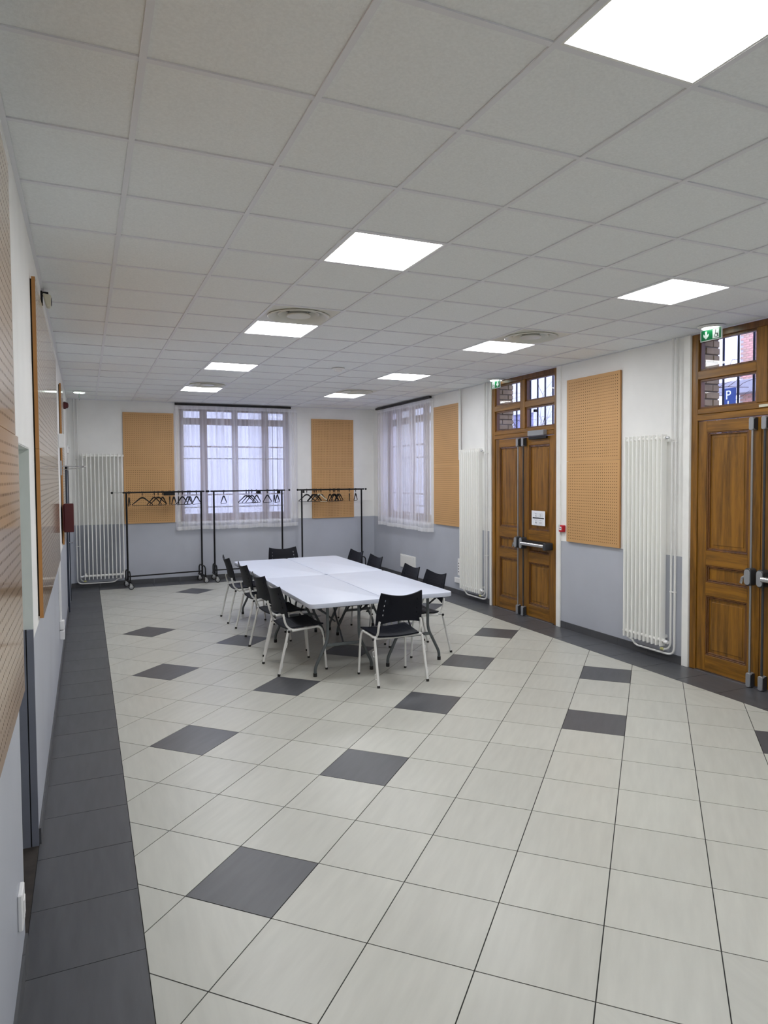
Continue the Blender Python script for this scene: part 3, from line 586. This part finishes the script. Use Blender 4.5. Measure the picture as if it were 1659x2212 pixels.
# ------------------------------------------------------------------ left wall: recess, doors, fittings
rc = tag(ob('door_3', None, None, (LX, 0, 0), 0), 'doorway recess in the left wall between the two glossy boards', None, None, 'structure')
part('upper_jamb', B(-.40, -.0, DL[1]-.004, DL[1]+.0, 1.16, 2.106), 'jamb', rc); part('lower_jamb', B(-.032, -.0, DL[1]-.02, DL[1], 0, 1.16), 'jamb_shade', rc)
part('lower_panel', B(-.40, -.038, DL[1]-.02, DL[1], 0, 1.16), 'jamb_shade', rc, label='grey-blue lower panel past a dark gap'); part('gap', B(-.038, -.032, DL[1]-.012, DL[1], 0, 1.16), 'black', rc)
part('soffit', B(-.40, 0, DL[0], DL[1], 2.106, 2.112), 'jamb', rc); part('near_jamb', B(-.40, 0, DL[0], DL[0]+.004, 0, 2.106), 'jamb', rc)
part('inner_leaf', B(-.44, -.40, DL[0], DL[1], 0, 2.11), 'dado', rc); part('threshold', B(-.40, -.001, DL[0], DL[1], -.02, .002), 'threshold', rc)
d4 = tag(ob('door_4', None, None, (LX, 11.5, 0), ROT_L), 'grey-blue door in a dark slate frame far along the left wall', None, None, 'structure')
for s in (-1, 1): part('frame_stile', B(min(s*.55, s*.47), max(s*.55, s*.47), -.028, .0, 0, 2.12), 'slate', d4)
part('frame_head', B(-.55, .55, -.028, 0, 2.06, 2.13), 'slate', d4); part('leaf', B(-.47, .47, -.014, 0, .005, 2.06), 'dado', d4)
part('lever_handle', MB().tube([(-.40, -.014, 1.0), (-.40, -.06, 1.0), (-.385, -.072, .995), (-.28, -.072, .985)], .009, 8), 'chrome', d4, smooth=True); part('handle_plate', B(-.42, -.38, -.018, -.014, .9, 1.1), 'chrome', d4)
hs = thing('horn_speaker', 'cream horn speaker under the ceiling over the long left board', 'speaker', (LX, 5.62, 3.245), ROT_L)
part('bracket', B(-.04, .04, -.012, 0, -.03, .06).box(-.015, .015, -.05, 0, .03, .06), 'blk', hs); part('housing', MB().prism([(-.035, -.05), (-.065, -.045), (-.07, .035), (-.012, .045)], -.045, .045, 'X'), 'cream', hs, bevel=.008); part('mouth', MB().lathe([(.034, 0), (.03, -.004), (.012, .004)], 18, (0, -.067, -.005), 'Y'), 'dkgrey', hs)
wb = thing('white_junction_box', 'white box on the left wall beside the farthest tan board', 'box', (LX, 8.5, 2.29), ROT_L); part('case', B(-.06, .06, -.057, 0, 0, .155), 'plastic', wb, bevel=.008); part('lid', B(-.055, .055, -.062, -.057, .005, .15), 'plastic', wb, bevel=.004)
rb = thing('red_wall_box', 'dark red box standing out from the left wall', 'box', (LX, 8.97, 1.315), ROT_L)
part('case', B(-.12, .03, -.135, -.03, 0, .335), 'dred', rb, bevel=.006); part('back_plate', B(-.14, .05, -.03, -.022, .02, .32), 'dred', rb)
part('hinge_pin', MB().tube([(.02, -.128, -.03), (.02, -.128, .355)], .003, 6), 'steel', rb, smooth=True)
ra = thing('wall_rod', 'thin chrome rod on a bracket sticking out of the left wall', 'rod', (LX, 8.9, 2.085), ROT_L)
part('bracket', B(-.02, .02, -.022, 0, -.1, .07), 'steel', ra, bevel=.002); part('rod', MB().tube([(0, -.01, .005), (0, -.265, .002)], .006, 8).ball((0, -.265, .002), .010), 'chrome', ra, smooth=True); part('stay', MB().tube([(0, -.01, -.035), (0, -.20, -.018), (0, -.26, -.002)], .004, 6), 'chrome', ra, smooth=True)
be = thing('alarm_sounder', 'dark red round alarm sounder high in the far left corner', 'alarm', (LX, 11.0, 3.0), ROT_L); part('base', MB().lathe([(.05, 0), (.055, -.02), (.05, -.035)], 20, (0, 0, 0), 'Y'), 'dred', be, smooth=True); part('dome', MB().lathe([(.045, -.035), (.04, -.06), (.02, -.07), (.001, -.071)], 20, (0, 0, 0), 'Y'), 'dred', be, smooth=True)
th = thing('thermostat', 'small white thermostat in the far left corner', 'thermostat', (LX, 12.55, 2.42), ROT_L); part('case', B(-.04, .04, -.03, 0, -.065, .065), 'plastic', th, bevel=.006); part('dial', MB().lathe([(.012, 0), (.012, -.006)], 12, (0, -.03, .03), 'Y'), 'dkgrey', th)
tr = thing('cable_trunking', 'white cable trunking with two socket boxes low on the left wall', 'trunking', (LX, 7.62, 0), ROT_L)
part('channel', B(-.03, .03, -.022, 0, .5, 1.14), 'plastic', tr, bevel=.003)
for z in (.33, .43): part('socket_box', B(-.045, .045, -.045, 0, z, z+.09), 'plastic', tr, bevel=.005)
sw = thing('wall_socket', 'white wall socket low on the left wall nearest the camera', 'socket', (LX, 2.90, .26), ROT_L); part('plate', B(-.05, .05, -.018, 0, 0, .14), 'plastic', sw, bevel=.004); part('rocker', B(-.025, .025, -.022, -.018, .035, .105), 'plastic', sw, bevel=.002)

# ------------------------------------------------------------------ tables
def make_table():
    R = thing('folding_table', '', 'table', group='white folding tables'); w, l = .39, .915
    part('table_top', MB().prism(rrect(-w, w, -l, l, .065, 6), .695, .74), 'tabtop', R, smooth=True, bevel=.005, seg=2)
    part('under_frame', B(-w+.06, -w+.09, -l+.1, l-.1, .675, .695).box(w-.09, w-.06, -l+.1, l-.1, .675, .695), 'tabdark', R)
    for s in (-1, 1):
        yy = s*.765
        for k in (-1, 1):
            lg = part('leg', MB().tube([(k*.165, yy, .69), (k*.165, yy, .40)]+arc((k*.165, yy, .40), (k*.168, yy, .33), (k*.205, yy, .27), 5)+arc((k*.275, yy, .13), (k*.297, yy, .09), (k*.297, yy, .05), 5)+[(k*.297, yy, .0)], .0155, 10), 'tableg', R, smooth=True)
            part('foot_cap', MB().tube([(k*.297, yy, .0), (k*.297, yy, .035)], .0185, 10), 'rubber', lg, smooth=True)
            part('leg_bracket', MB().tube([(k*.165, yy, .60), (k*.30, yy, .69)], .010, 6), 'tabdark', R)
        part('leg_crossbar', B(-.185, .185, yy-.008, yy+.008, .28, .31), 'tableg', R, bevel=.003); part('leg_headbar', MB().tube([(-.30, yy, .683), (.30, yy, .683)], .013, 8), 'tabdark', R, smooth=True)
        part('brace', MB().tube([(0, yy, .295), (0, yy-s*.2, .50), (0, yy-s*.34, .685)], .009, 6), 'tabdark', R, smooth=True)
        for k in (-1, 1): part('folding_stay', MB().tube([(k*.02, yy-s*.18, .48), (k*.24, yy-s*.30, .685)], .008, 6), 'tabdark', R, smooth=True)
    return R
tb = make_table(); tb.location = (2.308, 7.115, 0); tb['label'] = 'white folding table at the near left of the joined four'
dup(tb, (3.095, 7.145, 0), 0, 'white folding table at the near right of the joined four'); dup(tb, (2.308, 8.948, 0), 0, 'white folding table at the far left of the joined four'); dup(tb, (3.095, 8.979, 0), 0, 'white folding table at the far right of the joined four')

# ------------------------------------------------------------------ chairs
def slab_grid(us, vs, fn, holes, th):
    bm = bmesh.new(); V = [[bm.verts.new(fn(u, v)) for u in us] for v in vs]
    for j in range(len(vs)-1):
        for i in range(len(us)-1):
            if (i, j) in holes: continue
            bm.faces.new((V[j][i], V[j][i+1], V[j+1][i+1], V[j+1][i]))
    bm.normal_update(); bmesh.ops.solidify(bm, geom=bm.faces[:], thickness=th); mb = MB(); bm.verts.index_update()
    mb.v = [tuple(v.co) for v in bm.verts]; mb.f = [tuple(v.index for v in f.verts) for f in bm.faces]; bm.free(); return mb
RIBY, RIBZ = .0105, -.0018
def make_chair():
    R = thing('stacking_chair', '', 'chair', group='chairs around the tables')
    # backrest: u in -1..1 across, v in 0..1 up
    us = [-1, -.93, -.86, -.80, -.755, -.715, -.66]+[i/10*.6 for i in range(-10, 11)]+[.66, .715, .755, .80, .86, .93, 1]
    vs = [0, .10, .17, .26, .33, .42, .49, .58, .65, .74, .81, .90, 1]
    def back(u, v):
        hw = .245-.026*v-.008*(2*v-1)**2; zt = .835+.036*abs(u)**1.8; zb = .588-.033*abs(u)**2; z = zb+(zt-zb)*v
        return (u*hw, -.180-.075*v+.008*math.sin(PI*v)+.030*(u*u)-.0, z)
    il = us.index(-.755); ir = us.index(.715); holes = {(i, j) for i in (il, ir) for j in (3, 5, 7, 9)}
    bk = part('backrest', slab_grid(us, vs, back, holes, .012), 'blkp', R, smooth=True)
    rib = MB()
    for k in range(7):
        v = .13+.12*k; rib.tube([tuple(Vector(back(u/10*.6, v))+Vector((0, RIBY, 0))) for u in range(-10, 11)], .003, 5)
    part('back_ribs', rib, 'blkp', bk, smooth=True)
    us2 = [i/10 for i in range(-10, 11)]; vs2 = [j/12 for j in range(13)]
    def seat(u, v):
        hw = .212+.028*v; return (u*hw, -.150+.375*v+.012*(1-u*u)*(v > .9), .447+.022*v+.012*u*u*(1-.4*v)-.012*max(0, v-.85)/.15*(1-u*u)-.010*math.sin(PI*v)*(1-u*u))
    st = part('seat', slab_grid(us2, vs2, seat, set(), .014), 'blkp', R, smooth=True)
    rib = MB()
    for k in range(8):
        v = .12+.1*k; rib.tube([tuple(Vector(seat(u/10, v))+Vector((0, 0, RIBZ))) for u in range(-9, 10)], .003, 5)
    part('seat_ribs', rib, 'blkp', st, smooth=True)
    for s in (-1, 1):
        rl = part('leg', MB().tube([(s*.253, -.25, .012), (s*.247, -.148, .432)], .0125, 10), 'legw', R, smooth=True)
        part('foot_cap', MB().tube([(s*.2535, -.2525, 0), (s*.253, -.249, .022)], .0142, 10), 'rubber', rl, smooth=True)
        for z in (.30, .10):
            y = -.25+.102*z/.43; part('link_hook', MB().tube([(s*.262, y, z-.026), (s*.274, y, z-.022), (s*.274, y+.010, z+.022), (s*.262, y+.012, z+.026)], .0038, 6), 'legw', rl, smooth=True)
        fl = part('leg', MB().tube([(s*.253, .25, .012), (s*.243, .222, .36)]+arc((s*.243, .22, .36), (s*.240, .212, .445), (s*.236, .15, .445), 6)+[(s*.22, -.02, .430), (s*.225, -.10, .425)], .0115, 10), 'legw', R, smooth=True)
        part('foot_cap', MB().tube([(s*.2532, .2505, 0), (s*.253, .249, .02)], .013, 10), 'rubber', fl, smooth=True)
        part('back_support', MB().tube([(s*.212, .02, .428), (s*.214, -.06, .43)]+arc((s*.215, -.08, .432), (s*.218, -.150, .445), (s*.218, -.172, .52), 6)+[(s*.216, -.184, .575), (s*.21, -.186, .60)], .0105, 8), 'legw', R, smooth=True)
        part('hinge_knob', MB().ball((s*.260, -.146, .430), .0135, 6), 'rubber', R, smooth=True)
    part('rear_crossbar', MB().tube([(-.247, -.148, .434)]+arc((-.235, -.135, .434), (0, -.035, .40), (.235, -.135, .434), 10)+[(.247, -.148, .434)], .0125, 10), 'legw', R, smooth=True)
    return R
ch = make_chair()
def seat_at(cx, cy, heading, label, o=None, arm=False):
    rz = heading-PI/2
    if o is None: o = dup(ch, (cx, cy, 0), rz, label)
    else: o.location = (cx, cy, 0); o.rotation_euler = (0, 0, rz); o['label'] = label
    return o
D = math.radians
seat_at(2.682, 6.002, D(90), 'black chair with white legs at the near end, its back to the camera', ch)
seat_at(1.928, 6.782, D(3.6), 'black chair with white legs on the left side, nearest the camera')
seat_at(1.961, 7.575, D(5), 'black chair with white legs on the left side, second from the near end')
seat_at(1.995, 8.57, D(2), 'black chair with white legs on the left side, third from the near end')
seat_at(1.951, 9.41, D(0), 'black chair with white legs on the left side, farthest from the camera')
seat_at(3.392, 6.835, D(180+3.2), 'black chair with white legs on the right side, nearest the camera')
seat_at(3.385, 7.462, D(180-1), 'black chair with white legs on the right side, second from the near end')
seat_at(3.395, 8.60, D(180), 'black chair with white legs on the right side, third from the near end')
c4 = seat_at(3.395, 9.32, D(180+4), 'black chair with an armrest on the right side, farthest from the camera')
part('armrest', MB().tube([(-.235, -.21, .67), (-.262, -.18, .685)]+arc((-.27, -.165, .688), (-.275, -.125, .69), (-.275, -.118, .63), 5)+[(-.258, -.115, .44)], .012, 8), 'blkp', c4, smooth=True)
seat_at(2.745, 10.02, D(270), 'black chair at the far end of the table, facing the camera')

# ------------------------------------------------------------------ coat racks and hangers
def rack(label, xl, yl, xr_, yr, ext, sleeves):
    cx, cy = (xl+xr_)/2, (yl+yr)/2; h = math.hypot(xr_-xl, yr-yl)/2; rz = math.atan2(yr-yl, xr_-xl)
    R = thing('coat_rack', label, 'coat rack', (cx, cy, 0), rz, 'black rolling coat racks'); Z = 1.685
    part('top_bar', MB().tube([(-h-.06, 0, Z), (h+.06, 0, Z)], .014, 10), 'blk', R, smooth=True)
    for s, e in ((-1, ext[0]), (1, ext[1])):
        up = part('upright', MB().tube([(s*h, 0, .14), (s*h, 0, Z)], .0165, 10), 'blk', R, smooth=True)
        ex = part('extension_rod', MB().tube([(s*(h+.05), 0, Z), (s*(h+e), 0, Z)], .005, 8), 'chrome', R, smooth=True)
        part('end_ball', MB().ball((s*(h+e), 0, Z), .021, 8), 'blk', ex, smooth=True)
        hp = [(s*h, -.20, .115)]+arc((s*h, -.20, .24), (s*h, -.20, .30), (s*h, -.13, .31), 5)+arc((s*h, .13, .31), (s*h, .20, .30), (s*h, .20, .24), 5)+[(s*h, .20, .115)]
        part('base_hoop', MB().tube(hp, .012, 8), 'blk', R, smooth=True); part('base_bar', B(s*h-.016, s*h+.016, -.225, .225, .115, .15), 'blk', R, bevel=.004)
        for k in (-1, 1):
            c = part('castor', MB().tube([(s*h, k*.21, .116), (s*h, k*.21, .075)], .012, 8).box(s*h-.012, s*h+.026, k*.21-.020, k*.21-.015, .045, .1).box(s*h-.012, s*h+.026, k*.21+.015, k*.21+.020, .045, .1), 'chrome', R)
            part('tyre', MB().lathe([(.036, -.012), (.047, -.012), (.05, -.006), (.05, .006), (.047, .012), (.036, .012)], 22, (s*h+.014, k*.21, .05), 'Y'), 'rubber', c, smooth=True); part('wheel_hub', MB().lathe([(.005, -.0135), (.034, -.0128), (.034, .0128), (.005, .0135)], 18, (s*h+.014, k*.21, .05), 'Y'), 'alu', c, smooth=True)
    part('bottom_rail', MB().tube([(-h, 0, .205), (h, 0, .205)], .0125, 8), 'blk', R, smooth=True)
    for a, b in sleeves: part('label_sleeve', B(a-cx, b-cx, -.012, .012, Z-.062, Z-.012), 'blk', R, bevel=.003)
    return R, (xl, yl, rz)
R1, f1 = rack('black rolling coat rack in front of the far radiator and left tan board', .655, 12.86, 1.958, 13.03, (.235, .108), [(1.285, 1.485)])
R2, f2 = rack('black rolling coat rack in front of the far window', 2.19, 13.03, 3.49, 13.03, (.098, .15), [(3.005, 3.075), (3.40, 3.46)])
R3, f3 = rack('black rolling coat rack in front of the right-hand tan board', 3.88, 13.0, 5.14, 13.0, (.08, .095), [(3.90, 3.935)])
def make_hanger():
    R = thing('clothes_hanger', '', 'hanger', group='hangers on the coat racks')
    part('ring', MB().tube([(0, .020*math.sin(a), -.0+.020*math.cos(a)) for a in [2*PI*i/12 for i in range(13)]], .0035, 5).box(-.006, .006, -.006, .006, -.052, -.018), 'blk', R, smooth=True)
    part('wire', MB().tube([(0, 0, -.05), (0, 0, -.10)], .0022, 5), 'blk', R)
    sh = [(-.175, 0, -.218), (-.10, 0, -.158), (-.035, 0, -.103), (0, 0, -.094), (.035, 0, -.103), (.10, 0, -.158), (.175, 0, -.218)]
    part('shoulders', MB().tube(sh, [.007, .009, .013, .014, .013, .009, .007], 6), 'blk', R, smooth=True); part('trouser_bar', MB().tube([(-.172, 0, -.219), (-.15, 0, -.232), (.15, 0, -.232), (.172, 0, -.219)], .005, 6), 'blk', R, smooth=True)
    return R
hg = make_hanger(); used = [False]
def hang(frame, x, ang, label, mat_=None, group=None):
    xl, yl, rz = frame; y = yl+(x-xl)*math.tan(rz); loc = (x, y, 1.685)
    if not used[0]: used[0] = True; hg.location = loc; hg.rotation_euler = (0, 0, D(ang)); hg['label'] = label; o = hg
    else: o = dup(hg, loc, D(ang), label)
    if mat_:
        for c in o.children:
            if not c.name.startswith('ring'): c.data = c.data.copy(); c.data.materials.clear(); c.data.materials.append(MT[mat_])
    return o
def hangers(frame, spec, where):
    n = len(spec); ords = ['leftmost', 'second', 'third', 'fourth', 'fifth', 'sixth', 'seventh', 'eighth', 'ninth', 'tenth', 'eleventh', 'twelfth', 'thirteenth']
    for i, s in enumerate(spec):
        nm = 'leftmost' if i == 0 else 'rightmost' if i == n-1 else ords[i]+' from the left'
        colr = 'cream' if len(s) > 2 else 'black'
        hang(frame, s[0], s[1], '%s clothes hanger on the %s coat rack, %s' % (colr, where, nm), s[2] if len(s) > 2 else None)
hangers(f1, [(.70, 82), (.922, 2), (1.126, 40), (1.193, 30), (1.27, 62), (1.394, 84), (1.467, 70), (1.551, 84), (1.619, 48), (1.72, 60), (1.755, 66), (1.874, 56)], 'left')
hangers(f2, [(2.373, 62), (2.797, 18), (2.848, 30), (2.904, 36), (2.994, 50), (3.204, 48), (3.342, 80), (3.40, 62)], 'middle')
hangers(f3, [(3.985, 6), (4.116, 30), (4.146, 24), (4.18, 36), (4.235, -34, 'cream'), (4.277, 30), (4.466, 52), (4.54, 40), (4.567, 44), (4.631, 50), (4.66, 44), (4.878, 70), (5.014, 58)], 'right')

# ------------------------------------------------------------------ outside
tag(part('ground', B(-40, 60, -40, 60, -.4, -.13), 'asphalt'), 'grey paved yard outside the windows', None, None, 'structure')
def reveal(y1, z0, z1, seed):                       # brick side of a door opening, outside the frame
    rnd = random.Random(seed); z = z0; k = 0
    part('mortar_bed', B(RX+.092, RX+TR+.02, y1-.012, y1+.0, z0, z1), 'mortar', wall_right)
    while z < z1-.02:
        spl = [(.0, .17), (.18, .262)] if k % 2 else [(.0, .07), (.08, .262)]
        for a, b in spl:
            part('brick', B(RX+.094+a, RX+.094+b+rnd.uniform(-.004, .006), y1-.024+rnd.uniform(-.004, .004), y1-.008, z+.004, z+.066), 'ybrick', wall_right, bevel=.004)
        z += .074; k += 1
reveal(D1[1], 2.56, 3.33, 1); reveal(D2[1], 2.56, 3.33, 2)
def grille(label, x, ys_, z0, z1):
    R = thing('security_grille', label, 'grille', (x, 0, 0), 0, 'iron grilles outside the doors')
    for y in ys_: part('bar', MB().tube([(0, y, z0), (0, y, z1)], .012, 8), 'bar', R, smooth=True)
    for z in (z0+.1, z1-.05): part('rail', B(-.01, .01, min(ys_)-.1, max(ys_)+.1, z-.015, z+.015), 'bar', R)
grille('dark iron bars outside the far oak door', 5.95, [8.852-.1747*k for k in range(10)], 0, 3.75)
grille('dark iron bars outside the near oak door', 5.95, [5.024-.1745*k for k in range(10)], 0, 3.75)
for lab, loc, rz in (('iron bars outside the far wall window', (2.68, BY+.45, 0), 0), ('iron bars outside the corner window', (RX+.45, 11.75, 0), ROT_R)):
    R = thing('window_grille', lab, 'grille', loc, rz)
    for k in (-1.3, .72, .82, .92, 1.3): part('bar', MB().tube([(k, 0, -.13), (k, 0, 3.5)], .008, 6), 'alu', R)
    for z in (1.36, 2.31): part('rail', B(-1.3, 1.3, -.01, .01, z-.012, z+.012), 'alu', R)
def branches(name, label, cat, base, n, length, seed, spread, r, lim):
    rnd = random.Random(seed); mb = MB()
    def grow(p, d, l, rad, lev):
        pts = [p]
        for _ in range(5):
            d = (d+Vector([rnd.uniform(-.28, .28) for _ in range(3)])).normalized(); q = pts[-1]+d*l/5
            q.x = min(max(q.x, lim[0]), lim[1]); pts.append(q)
        mb.tube([tuple(q) for q in pts], [rad*(1-.12*i) for i in range(6)], 5, False)
        if lev > 0:
            for _ in range(3): grow(pts[rnd.randint(2, 5)], (d+Vector([rnd.uniform(-spread, spread) for _ in range(3)])).normalized(), l*.62, rad*.5, lev-1)
    for _ in range(n): grow(Vector(base)+Vector((rnd.uniform(-.3, .3), rnd.uniform(-.3, .3), 0)), Vector((rnd.uniform(-.3, .3), rnd.uniform(-.3, .3), 1)).normalized(), length, r, 3)
    return tag(part(name, mb, 'bark', smooth=True), label, cat)
branches('climbing_vine', 'leafless climbing vine outside the far oak door', 'vine', (8.3, 11.3, -.13), 4, 2.7, 4, 1.0, .018, (7.6, 9.2))
branches('bare_tree', 'bare winter tree beyond the near oak door', 'tree', (18.2, 15.6, -.13), 3, 3.6, 8, .9, .07, (16.8, 19.8))
# brick house across the yard
bh = thing('brick_building', 'red brick house seen through the glass over the near door', 'building', (22, 17.86, -.13))
part('wall', B(.02, 8, -22, 0, 0, 13), 'rbrickfar', bh); part('mortar_face', B(0, .02, -1.42, 0, 4.2, 7.6), 'lmortar', bh)
bmsh = mesh('brick', B(-.012, .001, -.113, .113, -.036, .036), 'rbrick')
bms2 = bmsh.copy(); bms2.materials.clear(); bms2.materials.append(mat('pale_pink_brick', srgb(228, 176, 158), .85, noise=.2, nscale=2))
rnd = random.Random(5); k = 0; z = 4.25
while z < 7.58:
    for c in range(6): ob('brick', bmsh if rnd.random() < .6 else bms2, bh, (0, -.13-.236*c-(.118 if k % 2 else 0), z))
    z += .0845; k += 1
part('concrete_ledge', B(-.5, .02, -6, .55, 4.95, 5.42), 'concrete', bh, bevel=.02)
gf = MB().tube([(-.03, -.95, 4.72), (-.03, -.98, 4.52), (-.03, -1.12, 4.48), (-.03, -1.2, 4.62), (-.03, -1.18, 4.8)], .03, 6).tube([(-.03, -.45, 4.3), (-.03, -.6, 4.62), (-.03, -.7, 4.32), (-.03, -.82, 4.5), (-.03, -.92, 4.35), (-.03, -1.3, 4.42)], .03, 6)
part('graffiti', gf, 'ink', bh, smooth=True)
sg = thing('pool_sign', 'navy blue upright sign with white letters out in the yard', 'sign', (14, 11.655, -.13), ROT_R)
part('board', B(-.17, .17, -.03, .03, 1.4, 4.10), 'navy', sg, bevel=.008); part('post', MB().tube([(0, .05, 0), (0, .05, 4.0)], .04, 10), 'alu', sg, smooth=True)
for k, c in enumerate('PISCINE'): part('lettering', text_mb(c, .30, Matrix.Translation((0, -.031, 3.93-.245*k)) @ STAND, .004), 'signw', sg)
pb = thing('plaster_building', 'white plastered house seen through the glass over the far door', 'building', (10.4, 17, -.13))
part('wall', B(0, 5, -3.45, 8, 0, 8), 'plaster', pb); part('window_recess', B(-.02, .02, -2.65, -1.75, 2.2, 3.65), 'farglass', pb); 
for bx in ((-2.72, -2.65, 2.15, 3.72), (-1.75, -1.68, 2.15, 3.72), (-2.72, -1.68, 3.65, 3.75), (-2.75, -1.65, 2.05, 2.2)): part('window_frame', B(-.06, .02, *bx), 'white', pb)
tag(part('pale_building', B(-8, 9.8, 21, 24, -.13, 6.4).box(-8.1, 9.8, 20.9, 24, 6.4, 6.55), 'plaster'), 'pale plastered building beyond the far wall window', 'building')
# drop the prototypes' unused data
for o in bpy.data.objects:
    if o.type == 'MESH' and not o.data.materials: o.data.materials.append(MT['white'])
